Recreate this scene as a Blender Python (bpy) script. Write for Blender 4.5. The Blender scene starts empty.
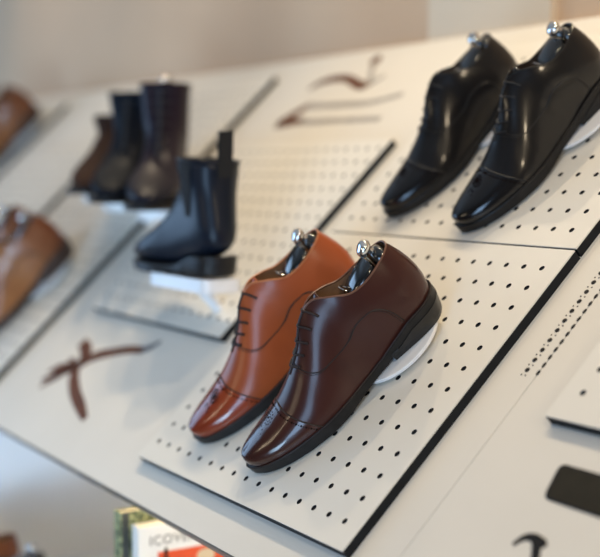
import bpy, bmesh, math, random
from mathutils import Vector, Matrix
random.seed(4)
scene = bpy.context.scene
COL = scene.collection
INC = math.radians(43.68)          # slope of the display board
CI, SI = math.cos(INC), math.sin(INC)
B2W = Matrix(((1, 0, 0, 0), (0, CI, -SI, 0), (0, SI, CI, 0), (0, 0, 0, 1)))   # board (s, t, h) -> world

# ------------------------------------------------------------------ materials
def mat(name, color, rough=.5, metal=0., coat=0., coat_rough=.08, spec=.5, noise=0., nscale=20., bump=0., bscale=300.,
        trans=0., emis=None, estr=0., color2=None, lo=.4, hi=.6):
    m = bpy.data.materials.new(name); m.use_nodes = True
    nt = m.node_tree; b = nt.nodes['Principled BSDF']
    b.inputs['Base Color'].default_value = (*color, 1)
    b.inputs['Roughness'].default_value = rough
    b.inputs['Metallic'].default_value = metal
    b.inputs['Coat Weight'].default_value = coat
    b.inputs['Coat Roughness'].default_value = coat_rough
    b.inputs['Specular IOR Level'].default_value = spec
    if trans: b.inputs['Transmission Weight'].default_value = trans
    if emis:
        b.inputs['Emission Color'].default_value = (*emis, 1); b.inputs['Emission Strength'].default_value = estr
    tc = nt.nodes.new('ShaderNodeTexCoord')
    if noise or color2:
        n = nt.nodes.new('ShaderNodeTexNoise'); n.inputs['Scale'].default_value = nscale; n.inputs['Detail'].default_value = 5
        nt.links.new(tc.outputs['Object'], n.inputs['Vector'])
        r = nt.nodes.new('ShaderNodeValToRGB')
        c2 = color2 or tuple(c * (1 - noise) for c in color)
        r.color_ramp.elements[0].color = (*c2, 1); r.color_ramp.elements[1].color = (*color, 1)
        r.color_ramp.elements[0].position = lo; r.color_ramp.elements[1].position = hi
        nt.links.new(n.outputs['Fac'], r.inputs['Fac']); nt.links.new(r.outputs['Color'], b.inputs['Base Color'])
    if bump:
        n2 = nt.nodes.new('ShaderNodeTexNoise'); n2.inputs['Scale'].default_value = bscale; n2.inputs['Detail'].default_value = 3
        nt.links.new(tc.outputs['Object'], n2.inputs['Vector'])
        bp = nt.nodes.new('ShaderNodeBump'); bp.inputs['Strength'].default_value = bump; bp.inputs['Distance'].default_value = .001
        nt.links.new(n2.outputs['Fac'], bp.inputs['Height']); nt.links.new(bp.outputs['Normal'], b.inputs['Normal'])
    return m

def leather(name, base, burn, x0=.19, x1=.29, rough=.34, coat=.55, cr=.12, mottle=.35, spec=.22):
    """polished calf with a hand burnished toe (the dye itself is darker towards the toe)"""
    m = bpy.data.materials.new(name); m.use_nodes = True
    nt = m.node_tree; b = nt.nodes['Principled BSDF']; L = nt.links.new
    b.inputs['Roughness'].default_value = rough; b.inputs['Coat Weight'].default_value = coat*.6
    b.inputs['Specular IOR Level'].default_value = spec
    b.inputs['Coat Roughness'].default_value = cr
    tc = nt.nodes.new('ShaderNodeTexCoord'); sx = nt.nodes.new('ShaderNodeSeparateXYZ'); L(tc.outputs['Object'], sx.inputs[0])
    n = nt.nodes.new('ShaderNodeTexNoise'); n.inputs['Scale'].default_value = 26; n.inputs['Detail'].default_value = 6
    L(tc.outputs['Object'], n.inputs['Vector'])
    mr = nt.nodes.new('ShaderNodeMapRange'); mr.inputs['From Min'].default_value = x0; mr.inputs['From Max'].default_value = x1
    L(sx.outputs['X'], mr.inputs['Value'])
    ad = nt.nodes.new('ShaderNodeMath'); ad.operation = 'MULTIPLY_ADD'; ad.inputs[1].default_value = mottle
    ad.inputs[2].default_value = -mottle * .5
    L(n.outputs['Fac'], ad.inputs[0])
    ad2 = nt.nodes.new('ShaderNodeMath'); ad2.operation = 'ADD'; ad2.use_clamp = True
    L(ad.outputs[0], ad2.inputs[0]); L(mr.outputs['Result'], ad2.inputs[1])
    mx = nt.nodes.new('ShaderNodeMix'); mx.data_type = 'RGBA'
    mx.inputs['A'].default_value = (*base, 1); mx.inputs['B'].default_value = (*burn, 1)
    L(ad2.outputs[0], mx.inputs['Factor']); L(mx.outputs['Result'], b.inputs['Base Color'])
    n2 = nt.nodes.new('ShaderNodeTexNoise'); n2.inputs['Scale'].default_value = 45; n2.inputs['Detail'].default_value = 4
    L(tc.outputs['Object'], n2.inputs['Vector'])
    bp = nt.nodes.new('ShaderNodeBump'); bp.inputs['Strength'].default_value = .22; bp.inputs['Distance'].default_value = .002
    L(n2.outputs['Fac'], bp.inputs['Height']); L(bp.outputs['Normal'], b.inputs['Normal'])
    return m

M = {}
M['lam'] = mat('white_laminate', (.69, .65, .575), rough=.42, spec=.4, noise=.03, nscale=6)
M['face'] = mat('panel_white', (.73, .695, .62), rough=.36, spec=.45, noise=.02, nscale=8)
M['core'] = mat('panel_black_core', (.010, .0115, .014), rough=.6, spec=.2, noise=.3, nscale=60)
M['edge'] = mat('board_edge', (.10, .095, .085), rough=.5, noise=.2, nscale=40)
M['wall'] = mat('wall_paint', (.66, .47, .31), rough=.8, noise=.05, nscale=3)
M['pil'] = mat('pilaster_paint', (.74, .62, .47), rough=.8, noise=.04, nscale=3)
M['floor'] = mat('floor_wood', (.30, .22, .16), rough=.45, noise=.35, nscale=9)
M['ceil'] = mat('ceiling_paint', (.75, .73, .70), rough=.9, noise=.03, nscale=3)
M['carc'] = mat('carcass_white', (.84, .85, .87), rough=.5, noise=.03, nscale=5)
M['dark'] = leather('dark_brown_calf', (.050, .0165, .0125), (.018, .0065, .0065), .17, .34, rough=.30, coat=.5, cr=.19, mottle=1.1, spec=.16)
M['darkcap'] = leather('dark_brown_cap', (.050, .0165, .0115), (.028, .009, .007), .20, .31, rough=.22, coat=.9, cr=.06, mottle=.4)
M['tan'] = leather('tan_calf', (.33, .074, .022), (.17, .033, .010), .15, .33, rough=.36, coat=.40, cr=.20, mottle=.7)
M['tancap'] = leather('tan_cap', (.25, .042, .013), (.14, .019, .008), .20, .30, rough=.22, coat=.9, cr=.06, mottle=.4)
M['blk'] = leather('black_calf', (.0095, .0085, .0085), (.006, .006, .007), .15, .30, rough=.28, coat=.6, cr=.10)
M['blkcap'] = leather('black_cap', (.008, .0075, .008), (.005, .005, .006), .2, .3, rough=.2, coat=.9, cr=.06)
M['blkboot'] = leather('black_boot_calf', (.007, .010, .017), (.006, .008, .012), .1, .4, rough=.5, coat=.05, cr=.3, spec=.05)
M['burg'] = leather('burgundy_boot_calf', (.016, .009, .016), (.008, .009, .016), .1, .3, rough=.42, coat=.12, cr=.25, spec=.10)
M['honey'] = leather('honey_tan_calf', (.29, .112, .038), (.12, .027, .012), .09, -.02, rough=.35, coat=.45, cr=.15, mottle=.9)
M['chel'] = leather('navy_black_boot_calf', (.006, .0095, .018), (.005, .007, .012), .1, .4, rough=.38, coat=.22, cr=.22, spec=.2)
M['choc'] = mat('chocolate_suede', (.045, .020, .012), rough=.85, noise=.3, nscale=90, spec=.2)
M['sole'] = mat('black_sole', (.014, .013, .013), rough=.48, noise=.3, nscale=70, coat=.05, coat_rough=.3, spec=.25)
M['heel'] = mat('stacked_heel', (.024, .022, .020), rough=.40, noise=.3, nscale=60, coat=.12, coat_rough=.2, spec=.3)
M['brsole'] = mat('brown_sole', (.05, .022, .012), rough=.5, noise=.3, nscale=60)
M['lace_br'] = mat('brown_lace', (.022, .010, .008), rough=.7, noise=.3, nscale=300)
M['lace_bk'] = mat('black_lace', (.006, .006, .007), rough=.6, noise=.3, nscale=300)
M['seam'] = mat('seam_thread', (.016, .007, .005), rough=.6, noise=.2, nscale=300)
M['seam_bk'] = mat('seam_thread_black', (.005, .005, .006), rough=.45, noise=.2, nscale=300)
M['rim_br'] = mat('worn_edge_brown', (.15, .065, .038), rough=.4, noise=.2, nscale=80)
M['rim_tan'] = mat('worn_edge_tan', (.48, .17, .065), rough=.4, noise=.2, nscale=80)
M['lining'] = mat('tan_lining', (.30, .17, .095), rough=.6, noise=.15, nscale=40)
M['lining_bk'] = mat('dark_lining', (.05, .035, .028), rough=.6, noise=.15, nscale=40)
M['punch'] = mat('punched_holes', (.008, .004, .003), rough=.9, noise=.2, nscale=100, spec=.0)
M['tree'] = mat('black_tree_plastic', (.010, .012, .014), rough=.16, coat=.7, coat_rough=.05, noise=.1, nscale=30)
M['chrome'] = mat('chrome', (.82, .80, .77), rough=.09, metal=1., noise=.02, nscale=20)
M['brass'] = mat('pale_brass', (.75, .62, .45), rough=.2, metal=1., noise=.05, nscale=40)
M['acryl'] = mat('white_acrylic', (.82, .81, .80), rough=.25, noise=.02, nscale=10)
M['elastic'] = mat('black_elastic', (.006, .006, .007), rough=.85, noise=.4, nscale=400)
M['ink_br'] = mat('brown_print', (.13, .045, .018), rough=.5, spec=.2, noise=.3, nscale=70)
M['ink_gr'] = mat('grey_print', (.34, .31, .28), rough=.5, noise=.2, nscale=60)
M['ink_sl'] = mat('slate_print', (.12, .12, .13), rough=.5, noise=.2, nscale=60)
M['ink_bk'] = mat('black_print', (.012, .011, .011), rough=.5, spec=.2, noise=.2, nscale=60)
M['ink_ol'] = mat('olive_print', (.026, .023, .016), rough=.6, spec=.1, noise=.15, nscale=40)
M['paper'] = mat('book_pages', (.80, .74, .60), rough=.8, noise=.1, nscale=200)
M['bk_white'] = mat('white_cover', (.74, .73, .70), rough=.35, noise=.02, nscale=10)
M['bk_red'] = mat('orange_red_cover', (.66, .085, .025), rough=.35, noise=.08, nscale=12)
M['bk_green'] = mat('green_pattern_cover', (.32, .34, .17), rough=.5, color2=(.05, .07, .035), nscale=130, lo=.42, hi=.58)
M['bk_spine'] = mat('dark_spine', (.05, .055, .05), rough=.5, noise=.3, nscale=60)
M['bk_grey'] = mat('title_grey', (.10, .095, .09), rough=.5, noise=.05, nscale=60)
M['bk_cream'] = mat('cream_print', (.62, .50, .33), rough=.5, noise=.1, nscale=60)
M['lampmetal'] = mat('lamp_white_metal', (.75, .74, .72), rough=.4, noise=.02, nscale=20)
M['glow_w'] = mat('warm_diffuser', (.9, .8, .65), rough=.5, emis=(1, .80, .52), estr=40, noise=.01)

# ------------------------------------------------------------------ object helpers
def link(o, parent=None):
    COL.objects.link(o)
    if parent: o.parent = parent
    return o
def obj(name, verts, faces, m, parent=None, smooth=True, mw=None):
    me = bpy.data.meshes.new(name)
    me.from_pydata([tuple(v) for v in verts], [], faces); me.update()
    bm = bmesh.new(); bm.from_mesh(me)
    bmesh.ops.remove_doubles(bm, verts=bm.verts, dist=1e-5)
    bmesh.ops.dissolve_degenerate(bm, edges=bm.edges, dist=1e-6)
    bmesh.ops.recalc_face_normals(bm, faces=bm.faces)
    bm.to_mesh(me); bm.free()
    return finish(name, me, m, parent, smooth, mw)
def finish(name, me, m, parent=None, smooth=True, mw=None):
    ms = m if isinstance(m, (list, tuple)) else [m]
    for k in ms: me.materials.append(k)
    if smooth:
        me.shade_smooth()
        try: me.set_sharp_from_angle(angle=math.radians(38))
        except Exception: pass
    o = bpy.data.objects.new(name, me)
    if mw is not None: o.matrix_basis = mw
    return link(o, parent)
def thing(name, label, cat, mw, group=None):
    o = bpy.data.objects.new(name, None); o.empty_display_size = .03; COL.objects.link(o)
    o.matrix_basis = mw; return tag(o, label, cat, group)
def tag(o, label, cat, group=None):
    o['label'] = label; o['category'] = cat
    if group: o['group'] = group
    return o
def structure(o): o['kind'] = 'structure'; return o
def dup(root, mw, label, group=None):
    r = root.copy(); COL.objects.link(r); r.matrix_basis = mw; r['label'] = label
    if group: r['group'] = group
    for ch in list(root.children):
        c = ch.copy(); COL.objects.link(c); c.parent = r
        for g in list(ch.children):
            d = g.copy(); COL.objects.link(d); d.parent = c
    return r
class MB:
    def __init__(s): s.v, s.f = [], []
    def add(s, v, f):
        n = len(s.v); s.v += [tuple(p) for p in v]; s.f += [tuple(i + n for i in q) for q in f]; return s
    def box(s, a, b):
        (x0, y0, z0), (x1, y1, z1) = a, b
        return s.add([(x0,y0,z0),(x1,y0,z0),(x1,y1,z0),(x0,y1,z0),(x0,y0,z1),(x1,y0,z1),(x1,y1,z1),(x0,y1,z1)],
              [(0,3,2,1),(4,5,6,7),(0,1,5,4),(1,2,6,5),(2,3,7,6),(3,0,4,7)])
    def loft(s, rings, cap=True):
        n = len(rings[0]); v = [p for r in rings for p in r]; f = []
        for i in range(len(rings) - 1):
            for j in range(n):
                f.append((i*n+j, i*n+(j+1) % n, (i+1)*n+(j+1) % n, (i+1)*n+j))
        if cap: f.append(tuple(range(n))[::-1]); f.append(tuple((len(rings)-1)*n + j for j in range(n)))
        return s.add(v, f)
    def tube(s, pts, r, n=8):
        pts = [Vector(p) for p in pts]; rings = []; up = None
        for i, p in enumerate(pts):
            d = (pts[min(i+1, len(pts)-1)] - pts[max(i-1, 0)]).normalized()
            if up is None: up = d.orthogonal().normalized()
            up = (up - d * up.dot(d)).normalized(); w = d.cross(up)
            rr = r[i] if isinstance(r, (list, tuple)) else r
            rings.append([p + (up*math.cos(a) + w*math.sin(a))*rr for a in (2*math.pi*k/n for k in range(n))])
        return s.loft(rings)
    def disc(s, c, nrm, r, n=8):
        c = Vector(c); nrm = Vector(nrm).normalized(); u = nrm.orthogonal().normalized(); w = nrm.cross(u)
        return s.loft([[c + nrm*z + (u*math.cos(a)+w*math.sin(a))*r*q for a in (2*math.pi*k/n for k in range(n))] for z, q in ((-.0008, 1), (.00012, 1), (.00018, .6))])
    def prism(s, poly, z0, z1):
        n = len(poly)
        return s.loft([[(x, y, z0) for x, y in poly], [(x, y, z1) for x, y in poly]])
    def build(s, name, m, parent=None, smooth=True, mw=None): return obj(name, s.v, s.f, m, parent, smooth, mw)
def bevel(o, w, seg=3):
    b = o.modifiers.new('bevel', 'BEVEL'); b.width = w; b.segments = seg; b.limit_method = 'ANGLE'; b.angle_limit = math.radians(40)
    return o

def crom(P, t):
    n = len(P) - 1; i = min(int(t), n - 1); f = t - i
    p1, p2 = P[i], P[i+1]; p0 = P[i-1] if i else p1*2 - p2; p3 = P[i+2] if i + 2 <= n else p2*2 - p1
    return .5*((2*p1) + (p2-p0)*f + (2*p0-5*p1+4*p2-p3)*f*f + (3*p1-p0-3*p2+p3)*f**3)
def lerp1(T, x):
    if x <= T[0][0]: return T[0][1]
    for (a, b), (c, d) in zip(T, T[1:]):
        if x <= c: return b + (d-b)*(x-a)/(c-a)
    return T[-1][1]

# ------------------------------------------------------------------ oxford shoe
# local frame: x from heel (0) to toe (.295), y to the outer (visible) side, z up from the ground plane
ST = [  # feather edge,        lower control,        upper control,        top line
 ((-.004,0,.033),(-.0125,0,.054),(-.0085,0,.084),(.001,0,.108)),
 ((.001,.0165,.033),(-.006,.020,.054),(-.002,.0155,.084),(.0035,.0095,.1077)),
 ((.018,.0285,.033),(.0155,.0358,.051),(.0165,.0275,.082),(.0165,.019,.1055)),
 ((.045,.0305,.031),(.045,.0402,.049),(.045,.0325,.079),(.044,.0250,.1012)),
 ((.072,.0290,.0235),(.072,.0345,.046),(.070,.0340,.079),(.068,.0245,.1030)),
 ((.093,.0285,.0175),(.093,.0300,.044),(.090,.0335,.085),(.087,.0175,.1135)),
 ((.112,.0305,.0155),(.112,.0305,.042),(.109,.0295,.096),(.107,.0045,.1203)),
 ((.135,.0360,.0145),(.135,.0360,.038),(.133,.0270,.0935),(.131,0,.1090)),
 ((.160,.0420,.0145),(.160,.0430,.034),(.160,.0275,.0785),(.155,0,.0865)),
 ((.185,.0450,.0148),(.186,.0465,.034),(.186,.0295,.064),(.181,0,.0690)),
 ((.210,.0435,.0152),(.212,.0445,.031),(.212,.0300,.0525),(.208,0,.0550)),
 ((.235,.0392,.0150),(.238,.0405,.029),(.238,.0285,.0452),(.232,0,.0475)),
 ((.257,.0325,.0155),(.261,.0340,.028),(.260,.0240,.0405),(.252,0,.0425)),
 ((.274,.0228,.0160),(.2795,.0245,.0275),(.2775,.0165,.0370),(.267,0,.0388)),
 ((.2828,.0115,.0165),(.2885,.0128,.0270),(.2865,.0085,.0350),(.2765,0,.0358)),
 ((.2850,0,.0168),(.2905,0,.0268),(.2885,0,.0345),(.2795,0,.0345))]
MED = [1,1,1,.97,.90,.84,.83,.86,.90,.92,.93,.95,.97,1,1,1]
PB, P1, P2, PT = [[Vector(r[k]) for r in ST] for k in range(4)]
def bend(p): return Vector((p.x, p.y - .0065*max(0., (p.x-.15)/.14)**1.6, p.z))
def spt(side, u, v, off=0.):
    u = min(max(u, 0), 15); m = 1. if side > 0 else lerp1([(i, k) for i, k in enumerate(MED)], u)
    a, b, c, d = crom(PB, u), crom(P1, u), crom(P2, u), crom(PT, u)
    w = 1 - v
    q = a*w**3 + b*3*w*w*v + c*3*w*v*v + d*v**3
    q = Vector((q.x, max(q.y, 0)*m*side, q.z))
    q = bend(q)
    if off:
        e = .01
        du = spt(side, u+e, v) - spt(side, u-e, v); dv = spt(side, u, min(v+e, 1)) - spt(side, u, max(v-e, 0))
        n = du.cross(dv)
        if n.length > 1e-12:
            n.normalize()
            c0 = Vector((q.x, 0, .05))
            ref = Vector((-.25 if u < 1 else (.4 if u > 13 else 0), q.y*12, .25 if v > .6 or u > 10 else 0))
            if n.dot(ref) < 0: n = -n
            q = q + n*off
    return q
NV = 18
def grid(side, u0, u1, nu, v0=0., v1=1., off=0., nv=NV):
    V, F = [], []
    for j in range(nv+1):
        v = v0 + (v1-v0)*j/nv
        a = u0(v) if callable(u0) else u0; b = u1(v) if callable(u1) else u1
        for i in range(nu+1): V.append(spt(side, a + (b-a)*i/nu, v, off))
    for j in range(nv):
        for i in range(nu):
            k = j*(nu+1)+i; F.append((k, k+1, k+nu+2, k+nu+1))
    return V, F
def ucap(v): return 9.30 + .92*math.sin(math.pi/2*min(max(v, 0), 1))
OUT = [(-.0068,0),(-.0050,.011),(.0005,.0212),(.008,.0285),(.022,.0335),(.045,.0352),(.072,.0335),(.093,.0322),(.112,.034),(.135,.0395),(.160,.0462),(.185,.0495),
       (.210,.0482),(.235,.0440),(.257,.0370),(.274,.0272),(.2855,.0150),(.2900,.0075),(.2918,0)]
OV = [Vector((x, y, 0)) for x, y in OUT]
def outline(n=4, shrink=0., x1=None):
    """full outline, outer side heel->toe then inner side toe->heel"""
    N = len(OUT)-1; half = [crom(OV, i/n) for i in range(N*n+1)]
    P = []
    for p in half: P.append((p.x, max(p.y-shrink*(1 if p.y > shrink else p.y/shrink if shrink else 1), 0), 1))
    for p in half[-2:0:-1]:
        m = lerp1([(r[0][0], k) for r, k in zip(ST, MED)], p.x)
        P.append((p.x, -max(p.y-shrink*(1 if p.y > shrink else 1), 0)*m, -1))
    return [(bend(Vector((x, y, 0))).x, bend(Vector((x, y, 0))).y) for x, y, _ in P]
ZT = [(-.02,.0345),(.045,.0325),(.072,.0250),(.093,.0188),(.112,.0163),(.135,.0158),(.185,.0158),(.235,.0162),(.262,.0168),(.30,.0180)]
ZB = [(-.02,.0225),(.045,.0205),(.072,.0130),(.093,.0060),(.112,.0046),(.132,.0036),(.150,.0016),(.165,.0005),(.19,.0001),(.22,.0008),(.25,.0024),(.275,.0045),(.30,.0066)]
def make_sole(m, parent):
    o = outline(); o2 = outline(shrink=.0022)
    mid = lambda x: lerp1(ZT, x)*.45 + lerp1(ZB, x)*.55
    rings = [[(x*.995+.0007, y*.95, lerp1(ZB, x)) for x, y in o2], [(x, y, lerp1(ZB, x)+.0008) for x, y in o2], [(x, y, mid(x)-.0004) for x, y in o2],
             [(x, y, mid(x)+.0004) for x, y in o], [(x, y, lerp1(ZT, x)-.0009) for x, y in o], [(x, y, lerp1(ZT, x)) for x, y in o2]]
    return MB().loft(rings).build('sole', m, parent)
def make_heel(m, parent, h=.0225):
    pts = [(x, y) for x, y in outline(shrink=.0012) if x < .083]
    # outline order: outer side heel->breast, then inner breast->heel
    rings = []
    for k in range(6):
        z = [.0035, .0045, .008, .0082, .015, h][k]; t = z/h; q = [.955, .975, .98, .985, .99, 1.0][k]
        rings.append([(.040 + (x-.040)*(q if x > .040 else q-.13*(1-t)), y*q*(.96+.04*t), z if z < h-.004 or k < 5 else lerp1(ZB, x)+.001) for x, y in pts])
    return MB().loft(rings).build('heel', m, parent)
def side_uv(x, z, side=1, u0=1., u1=12.):
    best = None
    for i in range(111):
        u = u0 + (u1-u0)*i/110
        for j in range(51):
            p = spt(side, u, j/50); d = (p.x-x)**2 + (p.z-z)**2
            if best is None or d < best[0]: best = (d, u, j/50)
    return best[1:]
def smooth_path(P, n=6):
    P = [Vector(p) for p in P]
    return [crom(P, i/n) for i in range((len(P)-1)*n+1)]
SEAM = [(.170,.074),(.160,.0655),(.145,.060),(.122,.0605),(.105,.0645),(.091,.0705),(.076,.074),(.064,.072),(.054,.0645),(.047,.051),(.0455,.036)]
SEAM_UV = None
LACE_U = [6.55, 7.18, 7.74, 8.22, 8.68]
def make_oxford(name, label, cat, mw, style, group=None):
    global SEAM_UV
    S = dict(dark=('dark','darkcap','lace_br','seam','lining','sole','heel'), tan=('tan','tancap','lace_br','seam','lining','sole','sole'),
             black=('blk','blkcap','lace_bk','seam_bk','lining_bk','sole','sole'), honey=('honey','honey','lace_br','seam','lining','brsole','brsole'))[style]
    U, Cp, La, Se, Li, So, He = [M[k] for k in S]
    t = thing(name, label, cat, mw, group)
    b = MB()
    for s in (1, -1): b.add(*grid(s, 0, lambda v: ucap(v)+.06, 62))
    b.build('upper', U, t)
    b = MB()
    for s in (1, -1):
        b.add(*grid(s, ucap, 15, 30, off=.0007))
    cap = b.build('toe_cap', Cp, t)
    cap['label'] = {'tan': 'darker red brown toe cap', 'dark': 'burnished brown toe cap'}.get(style, 'polished toe cap')
    # lining and collar binding
    b = MB()
    for s in (1, -1): b.add(*grid(s, 0, 6.6, 34, v0=.35, off=-.0022, nv=12))
    b.build('lining', Li, t)
    col = [spt(1, 6.5-i*6.5/40, 1) for i in range(41)] + [spt(-1, i*6.5/40, 1) for i in range(1, 41)]
    MB().tube(col, .0013, 6).build('collar_binding', {'dark': M['rim_br'], 'tan': M['rim_tan']}.get(style, U), t)
    # tongue rising under the laces
    V, F = [], []; nx, ny = 10, 8
    for i in range(nx+1):
        f = i/nx; x = .122 - .026*f; zc = .1075 + .0145*f; w = .0035 + .008*f
        for j in range(ny+1):
            a = -1 + 2*j/ny; V.append((x, a*w, zc - .006*a*a - (.0035 if f < .3 else .001)))
    for i in range(nx):
        for j in range(ny): k = i*(ny+1)+j; F.append((k, k+1, k+ny+2, k+ny+1))
    tg = obj('tongue', V, F, U, t)
    sm = tg.modifiers.new('thick', 'SOLIDIFY'); sm.thickness = .0018; sm.offset = 0
    # seams
    if SEAM_UV is None: SEAM_UV = {s: [side_uv(x, z, s) for x, z in SEAM] for s in (1, -1)}
    b = MB()
    for s in (1, -1):
        uv = smooth_path([(u, v, 0) for u, v in SEAM_UV[s]], 5)
        b.tube([spt(s, p.x, min(p.y, 1), .0002) for p in uv], .00075, 5)
        b.tube([spt(s, p.x+.10, min(p.y, 1), .0001) for p in uv], .0004, 5)
    # seam in front of the lacing
    u0 = SEAM_UV[1][0]; b.tube([spt(1, u0[0], u0[1]+(1-u0[1])*i/8, .0003) for i in range(9)] + [spt(-1, SEAM_UV[-1][0][0], 1-(1-SEAM_UV[-1][0][1])*i/8, .0003) for i in range(1, 9)], .0008, 5)
    b.build('quarter_seam', Se, t)
    b = MB()
    b.tube([spt(1, ucap(i/24)-.01, i/24, .0004 if i < 24 else 0) for i in range(25)] + [spt(-1, ucap(1-i/24)-.01, 1-i/24, .0004) for i in range(1, 25)], .0009, 6)
    b.build('cap_seam', Se, t)
    # closed lacing: gap line, five bars and their eyelets
    b = MB()
    b.tube([spt(1, 6.5+i*2.5/24, 1, 0) + Vector((0, 0, .0004)) for i in range(25)], .0016, 6)
    b.build('lacing_gap', Se, t)
    b = MB()
    for k, u in enumerate(LACE_U):
        arc = []
        for s in (1, -1):
            L = []; v = 1.; ay = 0.
            while v > .3:
                p = spt(s, u - .42*min(1., ay/.015), v, .0012); L.append(p)
                ay = abs(p.y - bend(Vector((p.x, 0, 0))).y)
                if ay > .0150: break
                v -= .02
            arc.append(L)
        path = arc[0][::-1] + arc[1][1:]
        path = [p + Vector((0, 0, .0009*max(0, 1-abs(p.y)/.012))) for p in path]
        b.tube(path, .0015, 6)
    b.build('laces', La, t)
    # punched decoration: row of holes along the cap seam, rosette on the toe (tan, black)
    b = MB()
    if style in ('tan', 'black', 'dark', 'honey'):
        for s in (1, -1):
            for i in range(22):
                v = .06 + .92*i/21; u = ucap(v) + .20
                b.disc(spt(s, u, v, .0009), spt(s, u, v, .002)-spt(s, u, v, .0007), .0007 if i % 2 else .0012, 7)
        if style in ('tan', 'black', 'dark'):
            cu, rr, oy = 11.0, .0080, (.011 if style == 'tan' else .003)
            c = spt(1, cu, 1)
            def onrose(dx, dy):
                s = 1 if dy >= 0 else -1; best = None
                for i in range(60):
                    v = 1 - i*.012
                    u = cu + dx/.0245
                    p = spt(s, u, v); d = abs(abs(p.y-c.y)-abs(dy))
                    if best is None or d < best[0]: best = (d, u, v)
                return s, best[1], best[2]
            spots = [(0, 0, .0024)]
            spots += [(rr*.55*math.cos(a), rr*.55*math.sin(a), .0011) for a in (2*math.pi*k/8 for k in range(8))]
            spots += [(rr*math.cos(a), rr*math.sin(a), .0013) for a in (2*math.pi*k/12 for k in range(12))]
            spots += [(-.015, .007*q, .0016) for q in (-1, 1)] + [(-.019, .011*q, .0011) for q in (-1, 1)] + [(.016, .003*q, .0013) for q in (-1, 1)] + [(.021, .005*q, .0010) for q in (-1, 1)]
            for dx, dy, r in spots:
                s, u, v = onrose(dx, dy + oy)
                b.disc(spt(s, u, v, .0009), spt(s, u, v, .002)-spt(s, u, v, .0007), r*(.65 if style == 'dark' else 1.2), 7)
    b.build('punched_holes', M['punch'], t)
    make_sole(So, t); make_heel(He, t)
    b = MB()
    o = outline(shrink=.0012); n = len(o); b.tube([(x, y, lerp1(ZT, x)-.0001) for x, y in o] + [(o[0][0], o[0][1], lerp1(ZT, o[0][0]))], .0008, 5)
    b.build('welt_stitching', Se, t)
    return t
def make_tree(label, mw, metal='chrome', group=None):
    """shoe tree: black sprung heel block, front block, metal strip and a knob"""
    t = thing('shoe_tree', label, 'shoe tree', mw, group)
    def block(name, keys, m):
        rings = []
        for x0, x1, w, z in keys:
            cx, hx = (x0+x1)/2, (x1-x0)/2
            rings.append([(cx+hx*math.copysign(abs(math.cos(a))**.7, math.cos(a)), w*math.copysign(abs(math.sin(a))**.7, math.sin(a)), z) for a in (2*math.pi*k/24 for k in range(24))])
        return MB().loft(rings).build(name, m, t)
    block('heel_block', [(.003,.0255,.014,.040),(.003,.026,.020,.06),(.0045,.0255,.019,.085),(.0055,.025,.0165,.099),(.0065,.024,.0135,.1065),(.009,.0205,.008,.1105),(.0125,.016,.002,.1118)], M['tree'])
    # front block: slab whose glossy top slopes towards the toe
    rings = []
    for x, z1, w in ((.0285,.1085,.0140),(.030,.1105,.0165),(.036,.1095,.0190),(.046,.1065,.0212),(.058,.1020,.0215),(.068,.0970,.0200),(.0725,.092,.018)):
        ring = []
        for k in range(20):
            a = 2*math.pi*k/20; cy, sz = math.cos(a), math.sin(a)
            ring.append((x, w*math.copysign(abs(cy)**.5, cy), (z1-.022) + .022*math.copysign(abs(sz)**.5, sz)))
        rings.append(ring)
    MB().loft(rings).build('front_block', M['tree'], t)
    MB().box((.0264,-.0165,.060), (.0278,.0165,.1075)).build('spring_strip', M['brass'], t, smooth=False)
    kb = Vector((.0235,0,.1205)); ax = Vector((.55, 0, .83)).normalized(); base = Vector((.0145,0,.1050))
    neck = MB().tube([base, base.lerp(kb, .35), base.lerp(kb, .55), base.lerp(kb, .85)], [.0048,.0036,.0034,.0056], 14).build('knob_neck', M[metal], t)
    prof = [(-.0062,.0040),(-.0060,.0068),(-.0045,.0090),(-.0015,.0101),(.0015,.0100),(.0042,.0084),(.0056,.0058),(.0060,.0030),(.0061,.0002)]
    u = ax.orthogonal().normalized(); w = ax.cross(u)
    MB().loft([[kb + ax*z + (u*math.cos(a)+w*math.sin(a))*r for a in (2*math.pi*k/24 for k in range(24))] for z, r in prof]).build('knob', M[metal], t)
    COL.objects['knob' if 'knob' in COL.objects else t.children[-1].name]['label'] = 'polished metal knob'
    c = Vector((.0690,0,.1000)); ring = [c + Vector((.0035*math.sin(a), .0085*math.cos(a), .0060*math.sin(a))) for a in (2*math.pi*k/28 for k in range(29))]
    MB().tube(ring, .00085, 8).build('pull_ring', M[metal], t)
    return t

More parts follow.
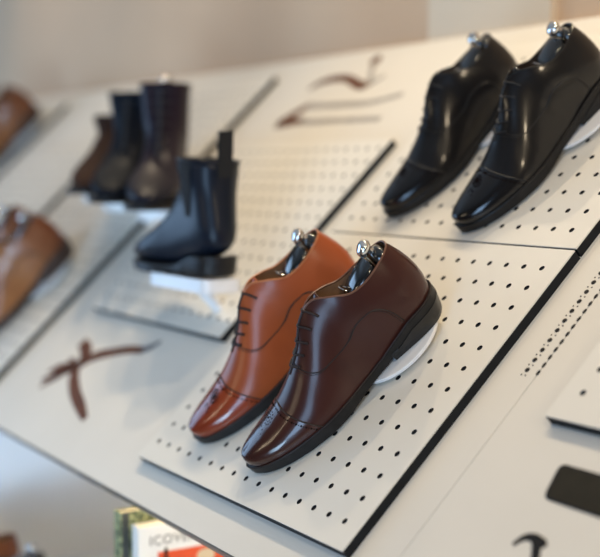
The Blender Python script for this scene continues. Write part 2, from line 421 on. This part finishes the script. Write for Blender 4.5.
# ------------------------------------------------------------------ boots
def ring_between(T, Bt, w, n=28, pw=.8, ax=None):
    c = (T+Bt)/2; h = (T-Bt)/2; out = []
    for k in range(n):
        a = 2*math.pi*k/n; ca, sa = math.cos(a), math.sin(a)
        out.append(c + h*math.copysign(abs(sa)**pw, sa) + Vector((0, w*math.copysign(abs(ca)**pw, ca), 0)))
    return out
def make_boot(name, label, mw, m, kind, top=.195, parts=None, group=None, sole=None):
    t = thing(name, label, 'boot', mw, group)
    top_k = min(top-.02, .175)
    K = [((.292,.026),(.290,.021),.002),((.288,.032),(.288,.019),.012),((.274,.040),(.276,.0175),.022),((.250,.049),(.255,.0165),.033),((.222,.058),(.225,.0155),.041),((.190,.070),(.190,.0150),.0445),
         ((.160,.086),(.150,.0150),.041),((.138,.104),(.110,.0170),.036),((.122,.122),(.070,.026),.0335),((.113,min(.138, top-.042)),(.030,.030),.0325),((.108,min(.152, top-.036)),(-.006,.050),.0330),((.104,min(.165, top-.028)),(-.006,.085),.0345),
         ((.101,top_k),(-.002,.120),.0370),((.100,top-.012),(-.001,max(.128, top-.04)),.0400),((.100,top),(-.004,top-.008),.0425)]
    rings = []
    Tn = [Vector((a[0], 0, a[1])) for a, b, w in K]; Bn = [Vector((b[0], 0, b[1])) for a, b, w in K]; W = [Vector((w, 0, 0)) for a, b, w in K]
    N = (len(K)-1)*3
    for i in range(N+1): rings.append(ring_between(crom(Tn, i/3), crom(Bn, i/3), max(crom(W, i/3).x, .001)))
    b = MB().loft(rings, cap=False); b.f.append(tuple(range(28)))
    up = b.build('upper', m, t)
    so = up.modifiers.new('thick', 'SOLIDIFY'); so.thickness = .0025; so.offset = -1
    # dark plug just below the rim, its colour stands for shade inside the shaft
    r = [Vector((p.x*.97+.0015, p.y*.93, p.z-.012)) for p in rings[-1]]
    MB().loft([r, [p-Vector((0,0,.004)) for p in r]]).build('shade_plug', M['lining_bk'], t)
    make_sole(sole or M['sole'], t); make_heel(sole or M['sole'], t)
    rim = rings[-1] + [rings[-1][0]]
    MB().tube(rim, .0018, 6).build('top_binding', m, t)
    if kind == 'chelsea':
        for s in (1, -1):
            V, F = [], []
            for i in range(11):
                f = i/10; z = .092 + (top-.004-.092)*f; wx = .006 + .022*f**.8
                for j in range(7):
                    x = .052 + wx*(-1+2*j/6)
                    # half width of the boot at this height
                    best = min((abs(p.z-z)*1.0+abs(p.x-x), p.y) for rg in rings[20:] for p in rg if p.y > 0)
                    V.append((x, s*(best[1]+.0012), z))
            for i in range(10):
                for j in range(6): k = i*7+j; F.append((k, k+1, k+8, k+7))
            obj('elastic_gusset', V, F, M['elastic'], t)
        b = MB(); R = []
        for k in range(9):
            z = top - .030 + .068*k/8; R.append([(-.0075-.004*(k/8), y, z) for y in (-.0118, .0118)] + [(-.0035-.004*(k/8), y, z) for y in (.0118, -.0118)])
        b.loft(R).build('pull_tab', M['elastic'], t)
    else:
        b = MB(); g = MB()
        for k in range(7):
            f = k/6; x = .150 - .046*f**.8; z = .0945 + (top-.012-.0945)*f
            c = Vector((x+.003, 0, z))
            b.tube([c + Vector((-.010*abs(q)**1.6-.001, .017*q, -.004*abs(q))) for q in [-1+.25*i for i in range(9)]], .0016, 6)
        b.build('laces', M['lace_bk'], t)
        g.tube([Vector((.152-.045*(i/10)**.8, 0, .0945+(top-.014-.0945)*i/10)) for i in range(11)], .0022, 6).build('lacing_gap', M['seam_bk'], t)
    if parts: parts(t)
    return t

# ------------------------------------------------------------------ placement frames
def frame(O, yaw, pit, scale=1.):
    """shoe lying on the board: heel at board point O, turned by yaw, nose down by pit"""
    y, p = math.radians(yaw), math.radians(pit)
    fw = Vector((-math.sin(y)*math.cos(p), -math.cos(y)*math.cos(p), -math.sin(p)))
    lat = Vector((math.cos(y), -math.sin(y), 0)); up = fw.cross(lat)
    if up.z < 0: up = -up
    m = Matrix.Identity(4)
    for i, a in enumerate((fw, lat, up)):
        for r in range(3): m[r][i] = a[r]*scale
    m.translation = Vector(O)
    return B2W @ m
def frame_ht(heel, toe, L=.295, roll=0., scale=None, wide=1.):
    """footwear standing in world space from heel point to toe point"""
    H, T = Vector(heel), Vector(toe); fw = (T-H).normalized(); s = scale or (T-H).length/L
    lat = Vector((0, 0, 1)).cross(fw).normalized(); up = fw.cross(lat)
    m = Matrix.Identity(4)
    for i, a in enumerate((fw, lat, up)):
        for r in range(3): m[r][i] = a[r]*s*(wide if i == 1 else 1.)
    m.translation = H
    return m
MIR = Matrix.Diagonal((1, -1, 1, 1))

# ------------------------------------------------------------------ setting
def setbox(name, a, b, m): return structure(MB().box(a, b).build(name, m, None, smooth=False))
setbox('floor', (-5, -4.5, -1.0), (3.5, .72, -.95), M['floor'])
setbox('wall_back', (-5, .648, -.95), (3.5, .72, 2.0), M['wall'])
setbox('ceiling', (-5, -4.5, 2.0), (3.5, .72, 2.05), M['ceil'])
setbox('trim_1', (-.262, .634, .40), (.045, .648, 2.0), M['pil'])     # pale flat pilaster behind the board

counter = thing('display_counter', 'long white counter with sloping display board above an open shelf', 'counter', Matrix.Identity(4))
def bslab(name, s0, s1, t0, t1, h0, h1, m, parent):
    b = MB().box((s0, t0, h0), (s1, t1, h1)); b.v = [tuple(B2W @ Vector(p)) for p in b.v]
    return b.build(name, m, parent, smooth=False)
bslab('sloped_board', -3.4, .5405, -.0835, .850, -.029, -.013, M['lam'], counter)
bslab('sloped_board', .5415, 1.5, -.0835, .850, -.029, -.013, M['lam'], counter)
bslab('board_edging', -3.4, 1.5, -.0855, -.0835, -.0292, -.0132, M['edge'], counter)
SHELF = -.384
MB().box((-3.4, -.34, SHELF-.03), (1.5, .60, SHELF)).build('lower_shelf', M['carc'], counter, smooth=False)
MB().box((-3.4, .58, SHELF), (1.5, .60, .49)).build('back_panel', M['carc'], counter, smooth=False)
b = MB(); prof = [(-.058, SHELF), (.579, SHELF), (.579, .49), (.55,.49), (-.049, -.085)]
b.loft([[(-.78, y, z) for y, z in prof], [(-.76, y, z) for y, z in prof]]).build('divider', M['carc'], counter, smooth=False)
MB().box((-3.4, -.06, -.95), (1.5, .60, SHELF-.03)).build('plinth', M['carc'], counter, smooth=False)

# ------------------------------------------------------------------ perforated panels
def make_panel(label, s0, s1, t0, t1, a0, b0, nx, ny, p=.030, r=.0036, group='perforated panels on the sloping board'):
    mw = B2W @ Matrix.Translation((s0, t0, 0))
    t = thing('perforated_panel', label, 'panel', mw, group)
    W, H = s1-s0, t1-t0; ax, ay = a0-s0, b0-t0; n = 16; T = .0016
    cb = MB().box((0, 0, -.013), (W, H, -T))
    b = MB(); x0, y0, x1, y1 = ax-p/2, ay-p/2, ax+(nx-.5)*p, ay+(ny-.5)*p
    for (a, c, d, e) in ((0,0,W,y0),(0,y1,W,H),(0,y0,x0,y1),(x1,y0,W,y1)):
        b.add([(a,c,0),(d,c,0),(d,e,0),(a,e,0)], [(0,1,2,3)])
    for (a, c, d, e) in ((0,0,W,0),(W,0,W,H),(W,H,0,H),(0,H,0,0)):
        b.add([(a,c,-T),(d,e,-T),(d,e,0),(a,c,0)], [(0,1,2,3)])
    sq = []
    for k in range(n):
        a = 2*math.pi*(k+.5)/n*1.0; c, s = math.cos(a), math.sin(a); q = (p/2)/max(abs(c), abs(s)); sq.append((c*q, s*q))
    # snap the corner points so that the cells tile exactly
    cn = [(p/2,p/2),(-p/2,p/2),(-p/2,-p/2),(p/2,-p/2)]
    ang = [(math.atan2(y, x) % (2*math.pi)) for x, y in sq]
    for j in range(ny):
        for i in range(nx):
            cx, cy = ax+i*p, ay+j*p
            out = [(cx+x, cy+y, 0) for x, y in sq]
            inn = [(cx+r*math.cos(a), cy+r*math.sin(a), 0) for a in ang]
            low = [(x, y, -T) for x, y, _ in inn]
            F = []
            for k in range(n):
                k2 = (k+1) % n; F.append((k, k2, n+k2, n+k))
            cb.add([(x, y, -.0002) for x, y, _ in inn]+low, [(k, (k+1) % n, n+(k+1) % n, n+k) for k in range(n)])
            base = 2*n
            V = out+inn
            for q, (x, y) in enumerate(cn):
                V.append((cx+x, cy+y, 0)); k = [1, 5, 9, 13][q]; F.append((k, base+q, (k+1) % n))
            b.add(V, F)
    b.build('face', M['face'], t, smooth=False)
    cb.build('core', M['core'], t, smooth=False)
    return t
PA = make_panel('white perforated panel carrying the tan and dark brown oxfords', -.022, .478, -.030, .390, 0, 0, 16, 13)
make_panel('white perforated panel at upper right carrying the black oxfords', -.022, .478, .393, .790, 0, .420, 16, 12)
make_panel('white perforated panel in the middle carrying the single black ankle boot', -.558, -.072, .177, .588, -.537, .207, 16, 13)
make_panel('white perforated panel cut by the right edge of the picture, beside the slotted print', .604, 1.09, .177, .588, .630, .211, 16, 13)
make_panel('white perforated panel at far left under the honey tan shoes', -1.180, -.684, -.030, .390, -1.158, 0, 16, 13)
make_panel('white perforated panel at back left under the three dark boots', -1.180, -.684, .393, .790, -1.158, .420, 16, 12)
make_panel('empty white perforated panel behind the honey tan shoes', -1.716, -1.230, .177, .588, -1.695, .207, 16, 13)
make_panel('white perforated panel at the far upper left corner of the picture', -2.338, -1.842, .393, .790, -2.316, .420, 16, 12)

# ------------------------------------------------------------------ prints on the board (flat, 0.4 mm)
PRINT = B2W @ Matrix.Translation((-.006, .0025, -.003))
def flat(name, polys, m, parent=None, h0=-.0100, h1=-.0094):
    b = MB()
    for P in polys: b.prism(P, h0, h1)
    return b.build(name, m, parent, smooth=False, mw=None if parent else PRINT)
def ribbon(pts, w):
    P = smooth_path([(x, y, 0) for x, y in pts], 6); L, Rr = [], []
    n = len(P)
    for i, p in enumerate(P):
        d = (P[min(i+1, n-1)]-P[max(i-1, 0)]).normalized(); q = Vector((-d.y, d.x, 0)); f = i/(n-1)*(len(w)-1); k = min(int(f), len(w)-2)
        ww = w[k]+(w[k+1]-w[k])*(f-k); L.append((p+q*ww)[:2]); Rr.append((p-q*ww)[:2])
    quads = [[L[i], Rr[i], Rr[i+1], L[i+1]] for i in range(n-1)]
    return quads
def strip(name, ribs, m, parent, h0=-.0100, h1=-.0094):
    b = MB()
    for quads in ribs:
        rings = [[(*q[0], h0), (*q[1], h0), (*q[1], h1), (*q[0], h1)] for q in quads]
        q = quads[-1]; rings.append([(*q[3], h0), (*q[2], h0), (*q[2], h1), (*q[3], h1)])
        b.loft(rings)
    return b.build(name, m, parent, smooth=False)
tp = thing('shoemaker_print', 'reddish brown branching tool print on the white board left of the tan oxford', 'print', PRINT, 'tool prints on the board')
strip('brown_shapes', [ribbon([(-.272,.126),(-.318,.120),(-.366,.106),(-.410,.090),(-.440,.066),(-.470,.046)], [.0065,.0085,.0095,.012,.014,.010]),
     ribbon([(-.497,.108),(-.478,.104),(-.452,.094),(-.430,.076)], [.010,.011,.013,.012]),
     ribbon([(-.436,.074),(-.425,.050),(-.370,.022),(-.312,.003),(-.264,-.013)], [.010,.011,.011,.010,.006]),
     ribbon([(-.446,.060),(-.474,.050),(-.500,.048),(-.522,.036)], [.010,.017,.010,.002]), ribbon([(-.452,.056),(-.478,.036),(-.490,.022),(-.500,.004)], [.009,.013,.009,.002]),
     ribbon([(-.460,.056),(-.490,.030),(-.520,.020)], [.007,.009,.002]), ribbon([(-.455,.060),(-.470,.070),(-.488,.072)], [.007,.006,.002])], M['ink_br'], tp)
strip('slate_tip', [ribbon([(-.244,.150),(-.255,.137),(-.274,.126)], [.003,.006,.0068])], M['ink_sl'], tp, h1=-.0092)
tp = thing('shoemaker_print', 'open V shaped print with brown tip and long grey handles near the board top', 'print', PRINT, 'tool prints on the board')
strip('brown_shapes', [ribbon([(-.516,.652),(-.495,.668),(-.470,.690),(-.455,.704)], [.010,.014,.012,.008]), ribbon([(-.512,.650),(-.470,.655),(-.42,.657)], [.010,.011,.007])], M['ink_br'], tp)
strip('grey_handles', [ribbon([(-.460,.698),(-.400,.696),(-.345,.695),(-.254,.694),(-.175,.709)], [.008,.007,.007,.006,.005]), ribbon([(-.430,.656),(-.397,.653),(-.300,.652),(-.180,.650)], [.008,.007,.006,.005])], M['ink_gr'], tp, h1=-.0092)
tp = thing('shoemaker_print', 'wavy dark red print with a curled end, topmost on the board', 'print', PRINT, 'tool prints on the board')
strip('brown_shapes', [ribbon([(-.516,.748),(-.495,.765),(-.455,.772),(-.405,.768),(-.362,.752),(-.328,.742),(-.305,.748)], [.004,.009,.010,.009,.010,.011,.006]), ribbon([(-.376,.820),(-.362,.812),(-.352,.800)], [.008,.014,.008])], M['ink_br'], tp)
strip('grey_curl', [ribbon([(-.356,.806),(-.346,.785),(-.326,.762),(-.310,.748)], [.005,.006,.006,.006]), ribbon([(-.305,.748),(-.285,.765)], [.006,.005])], M['ink_gr'], tp, h1=-.0092)
tp = thing('shoemaker_print', 'dark olive slab shaped print at the right edge below the cut off panel', 'print', PRINT, 'tool prints on the board')
def rounded(P, r, n=5):
    out = []; N = len(P)
    for i in range(N):
        p = Vector((*P[i], 0)); a = Vector((*P[i-1], 0)); c = Vector((*P[(i+1) % N], 0))
        rr = min(r, (a-p).length*.45, (c-p).length*.45)
        q0 = p+(a-p).normalized()*rr; q1 = p+(c-p).normalized()*rr
        for k in range(n+1): f = k/n; out.append(tuple((q0*(1-f)**2 + p*2*f*(1-f) + q1*f*f)[:2]))
    return out
flat('black_outline', [rounded([(.654,.136),(.662,.0965),(.80,.0945),(.80,.1365)][::-1], .009)], M['ink_bk'], tp)
flat('olive_fill', [rounded([(.658,.133),(.6655,.0995),(.797,.0975),(.797,.1335)][::-1], .008)], M['ink_ol'], tp, h1=-.0091)
tp = thing('shoemaker_print', 'small black hammer print at the bottom edge of the picture', 'print', PRINT, 'tool prints on the board')
strip('hammer_head', [ribbon([(.666,.044),(.672,.0535),(.682,.057),(.694,.0535),(.698,.050)], [.002,.0035,.0045,.0065,.006])], M['ink_bk'], tp)
strip('hammer_handle', [ribbon([(.690,.0535),(.699,.040),(.72,.010),(.75,-.03)], [.005,.0045,.004,.004])], M['ink_bk'], tp, h1=-.0092)
tp = thing('perforation_print', 'two long rows of printed black brogue dots right of the oxford panel', 'print', PRINT, 'tool prints on the board')
b = MB(); b2 = MB()
def dot(bb, x, y, rx, ry, n=10): bb.prism([(x+rx*math.cos(2*math.pi*k/n), y+ry*math.sin(2*math.pi*k/n)) for k in range(n)], -.0100, -.0094)
for k in range(26):
    y = .230 + k*.01395; dot(b, .5290, y, .0030, .0030)
    dot(b, .5258, y-.0070, .0009, .0009, 6); dot(b, .5318, y-.0070, .0009, .0009, 6)
for k in range(40): dot(b2, .5465, .229 + k*.0108, .0019, .0036)
b.build('dot_row', M['ink_bk'], tp, smooth=False); b2.build('dash_row', M['ink_bk'], tp, smooth=False)

# ------------------------------------------------------------------ shoe rests
def disc_rest(label, O, yaw, pit, c=(.069, -.009), r=.061, sc=1.):
    """round white plate parallel to the sole, held by a short peg"""
    mw = frame(O, yaw, pit)
    t = thing('shoe_rest', label, 'shoe rest', mw, 'white shoe rests')
    prof = [(-.0012, r-.001), (-.0004, r), (.0024, r), (.0032, r-.001)]
    MB().loft([[(c[0]*sc+q*math.cos(a), c[1]*sc+q*math.sin(a), z) for a in (2*math.pi*k/72 for k in range(72))] for z, q in prof]).build('plate', M['acryl'], t)
    hh = O[2] - c[0]*sc*math.sin(math.radians(pit)) + .0008
    MB().loft([[(c[0]*sc+.011*math.cos(a), c[1]*sc+.011*math.sin(a), z) for a in (2*math.pi*k/20 for k in range(20))] for z in (-hh, -.0008)]).build('peg', M['acryl'], t)
    return t
def plate_rest(label, heel_mw, l0, l1, w, depth=.2):
    """flat white plate under a boot with an arm back to the board"""
    t = thing('shoe_rest', label, 'shoe rest', heel_mw, 'white shoe rests')
    P = rounded([(l0, -w), (l1, -w), (l1, w), (l0, w)], .018)
    MB().prism(P, -.0205, -.0006).build('plate', M['acryl'], t)
    # arm runs horizontally into the board behind
    inv = heel_mw.inverted(); c = heel_mw @ Vector(((l0+l1)/2, 0, -.010)); tb = (B2W.inverted() @ c)
    e = B2W @ Vector((tb.x, tb.y + .02, -.002))
    # nearest point on the board face
    e = B2W @ Vector((tb.x, tb.y, -.0005 if not -.684 < tb.x < -.558 else -.0128))
    MB().tube([inv @ c, inv @ e], .009, 14).build('arm', M['acryl'], t)
    return t

# ------------------------------------------------------------------ the footwear
POSE = dict(dark=((.353,.282,.012), 19.8, 3.0, 1.), tan=((.199,.292,.012), 19, 3.0, 1.),
            near=((.340,.665,.012), 13, 3.1, .93), far=((.166,.676,.006), 13, 1.4, .91))
mw = {k: frame(*v) for k, v in POSE.items()}
dark = make_oxford('oxford_shoe', 'glossy dark brown cap toe oxford in the front, nearest of all the shoes', 'shoe', mw['dark'], 'dark', 'oxford shoes on the front panels')
tan = make_oxford('oxford_shoe', 'tan leather oxford with a punched toe rosette beside the dark brown oxford', 'shoe', mw['tan'], 'tan', 'oxford shoes on the front panels')
near = make_oxford('oxford_shoe', 'black cap toe oxford at the right edge, right shoe of the black pair', 'shoe', mw['near'], 'black', 'oxford shoes on the front panels')
far = dup(near, mw['far'], 'black cap toe oxford left of its twin at the upper right', 'oxford shoes on the front panels')
tree = make_tree('black shoe tree with chrome knob inside the dark brown oxford', mw['dark'], group='shoe trees with metal knobs')
TG = 'shoe trees with metal knobs'
dup(tree, mw['tan'], 'black shoe tree with chrome knob inside the tan oxford', TG)
dup(tree, mw['near'], 'black shoe tree with chrome knob inside the black oxford at the right edge', TG)
dup(tree, mw['far'], 'black shoe tree with chrome knob inside the left of the two black oxfords', TG)
def rest_for(k, label):
    O, y, p, s = POSE[k]; return disc_rest(label, O, y, p, sc=s)
rest_for('dark', 'round white plate under the heel of the dark brown oxford')
rest_for('tan', 'round white plate under the heel of the tan oxford')
rest_for('near', 'round white plate under the heel of the black oxford at the right edge')
rest_for('far', 'round white plate under the heel of the left black oxford')
# honey tan shoes on the far left panels
for k, (nm, O, lab, tl, rl) in enumerate((
    ('h1', (.353-1.158,.282,.012), 'honey tan brogue oxford at the left edge, the one whose heel shows fully', 'shoe tree with blue glint in the honey tan shoe at the left edge', 'round white plate under the near honey tan shoe at the left edge'),
    ('h2', (.202-1.158,.300,.012), 'honey tan oxford cut off by the left edge behind its twin', 'shoe tree in the cut off honey tan shoe at the left edge', 'round white plate under the cut off honey tan shoe'),
    ('h3', (-1.895,.735,.012), 'blurred light tan shoe at the upper left, right one of its pair', None, 'round white plate under the blurred light tan shoe at the upper left'),
    ('h4', (-1.998,.752,.012), 'blurred light tan shoe at the far upper left edge, left one of its pair', None, 'round white plate under the leftmost blurred light tan shoe'))):
    m4 = frame(O, 20, 3.0)
    if k == 0: honey = make_oxford('oxford_shoe', lab, 'shoe', m4, 'honey', 'tan shoes on the far left panels')
    else: dup(honey, m4, lab, 'tan shoes on the far left panels')
    if tl: dup(tree, m4, tl, TG)
    disc_rest(rl, O, 20, 3.0)

# single black chelsea boot standing along the board on a level plate
cm = frame_ht((-.047,.122,.2065), (-.047-.27,.122,.2065), scale=.94)
make_boot('chelsea_boot', 'single black ankle boot with pull tab standing level on the middle panel', cm, M['chel'], 'chelsea', top=.180)
plate_rest('white plate under the single black ankle boot', cm, -.004, .20, .034)
# three boots on the panel behind
BP = dict(brown=((-.862,.329,.325),(-.672,.167,.310)), black=((-.728,.303,.321),(-.530,.153,.297)), lace=((-.586,.298,.303),(-.379,.1565,.288)))
bm_ = {k: frame_ht(*v, scale=.92, wide=1.14) for k, v in BP.items()}
BG = 'dark boots on the back left panel'
make_boot('chelsea_boot', 'dark chocolate brown boot, leftmost of the three blurred boots', bm_['brown'], M['choc'], 'chelsea', top=.158, group=BG)
make_boot('ankle_boot', 'black boot between the chocolate boot and the burgundy lace up boot', bm_['black'], M['blkboot'], 'lace', top=.205, group=BG)
make_boot('lace_up_boot', 'burgundy black lace up boot with blue sheen, rightmost of the three blurred boots', bm_['lace'], M['burg'], 'lace', top=.230, group=BG)
for k, lab in (('brown', 'white plate under the chocolate boot'), ('black', 'white plate under the black boot in the middle of the blurred three'), ('lace', 'white plate under the burgundy lace up boot')):
    plate_rest(lab, bm_[k], -.004, .19, .033)
for k, z, lab in (('black', .090, 'shoe tree with pale knob in the black boot of the blurred three'), ('lace', .128, 'shoe tree with bright knob in the burgundy lace up boot')):
    dup(tree, bm_[k] @ Matrix.Translation((.016, 0, z-.012)), lab, TG)

# ------------------------------------------------------------------ shelf below the board
def make_book(label, X, Y0, W, ztop, T, cov, extra=None, lean=0.):
    H = ztop - SHELF
    mw2 = Matrix.Translation((X, Y0, SHELF)) @ Matrix.Rotation(lean, 4, 'Y')
    t = thing('book', label, 'book', mw2, 'books below the board')
    b = MB(); c = .0022
    b.box((-c, 0, 0), (0, W, H)); b.box((-T, 0, 0), (-T+c, W, H)); b.box((-T, -c, 0), (0, 0, H))
    b.build('cover', cov, t, smooth=False)
    MB().box((-T+c, .0002, .003), (-c, W-.004, H-.003)).build('pages', M['paper'], t, smooth=False)
    if extra: extra(t, H, W)
    return t
def text_mesh(name, body, size, m, parent, mwl):
    cu = bpy.data.curves.new(name, 'FONT'); cu.body = body; cu.size = size; cu.extrude = .0003; cu.space_character = 1.12
    o = bpy.data.objects.new(name, cu); COL.objects.link(o)
    dg = bpy.context.evaluated_depsgraph_get(); dg.update()
    me = bpy.data.meshes.new_from_object(o.evaluated_get(dg)); bpy.data.objects.remove(o)
    me.transform(mwl)
    r = bpy.data.objects.new(name, me); me.materials.clear(); me.materials.append(m); COL.objects.link(r); r.parent = parent
    return r
TXT = Matrix(((0, 0, 1, 0), (1, 0, 0, 0), (0, 1, 0, 0), (0, 0, 0, 1)))       # text x -> +Y, y -> +Z, facing +X
def white_cover(t, H, W):
    text_mesh('title', 'ICOVENT', .0185, M['bk_grey'], t, Matrix.Translation((.0003, .0135, H-.0275)) @ TXT)
    MB().box((-.0005, .026, H-.160), (.0006, W-.004, H-.0380)).build('red_picture', M['bk_red'], t, smooth=False)
    b = MB(); b.add([], [])
    fig = [(.036,-.060),(.041,-.060),(.0405,-.045),(.044,-.042),(.040,-.038),(.041,-.030),(.038,-.024),(.035,-.030),(.036,-.038),(.031,-.043),(.036,-.046)]
    MB().loft([[(x, y, H+z) for y, z in [(a, b-.007) for a, b in fig]] for x in (.0002, .0010)]).build('figure_print', M['ink_bk'], t, smooth=False)
    MB().loft([[(x, .098+.014*math.cos(a), H-.053+.010*math.sin(a)) for a in (2*math.pi*k/18 for k in range(18))] for x in (.0002, .0010)]).build('cream_patch', M['bk_cream'], t, smooth=False)
make_book('white book with a grey title and orange red picture, under the board edge', -.019, -.021, .175, -.119, .020, M['bk_white'], white_cover)
def green_cover(t, H, W):
    MB().box((-.0005, .0, .0), (.0007, .010, H)).build('spine_band', M['bk_spine'], t, smooth=False)
make_book('green patterned book with dark spine standing behind the white book', -.046, -.035, .185, -.103, .022, M['bk_green'], green_cover)
# pair of shoes on the shelf in the bottom left corner
sh1 = frame_ht((-.495,.012,SHELF), (-.485,-.262,SHELF))
sh2 = frame_ht((-.395,.000,SHELF), (-.36,-.272,SHELF))
sh3 = frame_ht((-.605,.000,SHELF), (-.612,-.29,SHELF))
dup(near, sh1, 'black shoe with metal knob beside the brown shoe at the bottom left corner', 'shoes on the lower shelf')
dup(tree, sh1, 'shoe tree in the black shoe next to the brown shoe at bottom left', TG)
dup(near, sh2, 'black shoe on the lower shelf cut by the bottom edge, right one of its pair', 'shoes on the lower shelf')
dup(tree, sh2, 'shoe tree with metal knob in the right black shoe on the lower shelf', TG)
dup(honey, sh3, 'brown shoe in the bottom left corner of the picture below the board', 'shoes on the lower shelf')

# strip lamp under the board that lights the books
sl = thing('strip_light', 'slim warm strip lamp under the board above the books', 'lamp', Matrix.Translation((.05, .085, .010)))
MB().box((-.35, -.016, .0), (.35, .016, .018)).build('housing', M['lampmetal'], sl, smooth=False)
MB().box((-.34, -.011, -.006), (.34, .011, .0)).build('diffuser', M['glow_w'], sl, smooth=False)

# ------------------------------------------------------------------ lights
def area(name, loc, target, power, color, size, size_y=None, shape=None):
    l = bpy.data.lights.new(name, 'AREA'); l.energy = power; l.color = color; l.size = size
    l.shape = shape or ('RECTANGLE' if size_y else 'DISK')
    if size_y: l.size_y = size_y
    o = bpy.data.objects.new(name, l); COL.objects.link(o); o.location = loc
    o.rotation_euler = (Vector(target)-Vector(loc)).to_track_quat('-Z', 'Y').to_euler(); return o
def spot(name, loc, target, power, color, radius=.05, angle=60, blend=.6):
    l = bpy.data.lights.new(name, 'SPOT'); l.energy = power; l.color = color; l.shadow_soft_size = radius
    l.spot_size = math.radians(angle); l.spot_blend = blend
    o = bpy.data.objects.new(name, l); COL.objects.link(o); o.location = loc
    o.rotation_euler = (Vector(target)-Vector(loc)).to_track_quat('-Z', 'Y').to_euler(); return o
WARM = (1, .81, .56)
for k, (x, y, tx, p) in enumerate(((-2.4,.30,-1.9,44), (-1.3,.34,-.9,36), (-.55,.40,.0,40), (.05,.36,.15,45), (.75,.30,.5,42))):
    spot('ceiling_spot', (x, y, 1.9), (tx, .22, .2), p, WARM, .022, 75, .8)
spot('ceiling_spot', (2.3, -.9, 1.9), (.42, .3, .2), 60, WARM, .05, 30, .5)
spot('ceiling_spot', (2.6, -.1, 1.9), (.42, .3, .2), 30, WARM, .05, 30, .5)
area('window_and_fill', (-3.6, -1.9, .55), (-.3, .1, .1), 65, (.42, .66, 1.0), 2.4, 2.0)
area('window_and_fill', (2.5, -3.0, -.3), (-.2, .2, .0), 72, (.42, .66, 1.0), 1.2, 1.5)
spot('wall_lamp', (3.0, -.4, 1.0), (.3, .3, .2), 45, WARM, .10, 70, .8)
divider_fill = area('window_and_fill', (.9, -1.7, -.72), (-.76, .12, -.22), 6.5, (.50, .74, 1.0), .8, .5)  # added low cool fill that brightens the divider, not a window
divider_fill.data.spread = math.radians(60)
for x in (-.72, -.46, -.20, .06):
    area('tube_lamp', (x, -3.0, .55), (.2, .1, .1), 2.0, WARM, .05, .42)
spot('wall_fill', (-.7, -.4, 1.9), (-.9, .65, 1.25), 14, WARM, .05, 85, .9)  # extra warm fill spot, added to brighten the back wall
w = bpy.data.worlds.new('world'); scene.world = w; w.use_nodes = True
bg = w.node_tree.nodes['Background']; bg.inputs['Color'].default_value = (.85, .78, .70, 1); bg.inputs['Strength'].default_value = .07

# ------------------------------------------------------------------ camera
RW = Matrix(((.51643837, .61930995, -.59139377), (.07189104, -.7195371, -.69072284), (-.85330129, .31419987, -.4161194)))   # board -> camera (x right, y down, z forward)
TB = Vector((-6.22302429, 7.17695593, 55.6661735))*.030
loc = -(RW.transposed() @ TB)
rot = Matrix((RW[0], -RW[1], -RW[2])).transposed()
cam = bpy.data.cameras.new('camera'); co = bpy.data.objects.new('camera', cam); COL.objects.link(co)
co.matrix_world = B2W @ (Matrix.Translation(loc) @ rot.to_4x4())
cam.sensor_fit = 'HORIZONTAL'; cam.sensor_width = 36; cam.lens = 1259.72/600*36
cam.clip_start = .05; cam.clip_end = 50
cam.dof.use_dof = True; cam.dof.focus_distance = 1.385; cam.dof.aperture_fstop = 2.45; cam.dof.aperture_blades = 0
scene.camera = co
vs = scene.view_settings
vs.view_transform = 'Standard'; vs.look = 'None'; vs.gamma = 1; vs.exposure = -.28; vs.use_curve_mapping = False
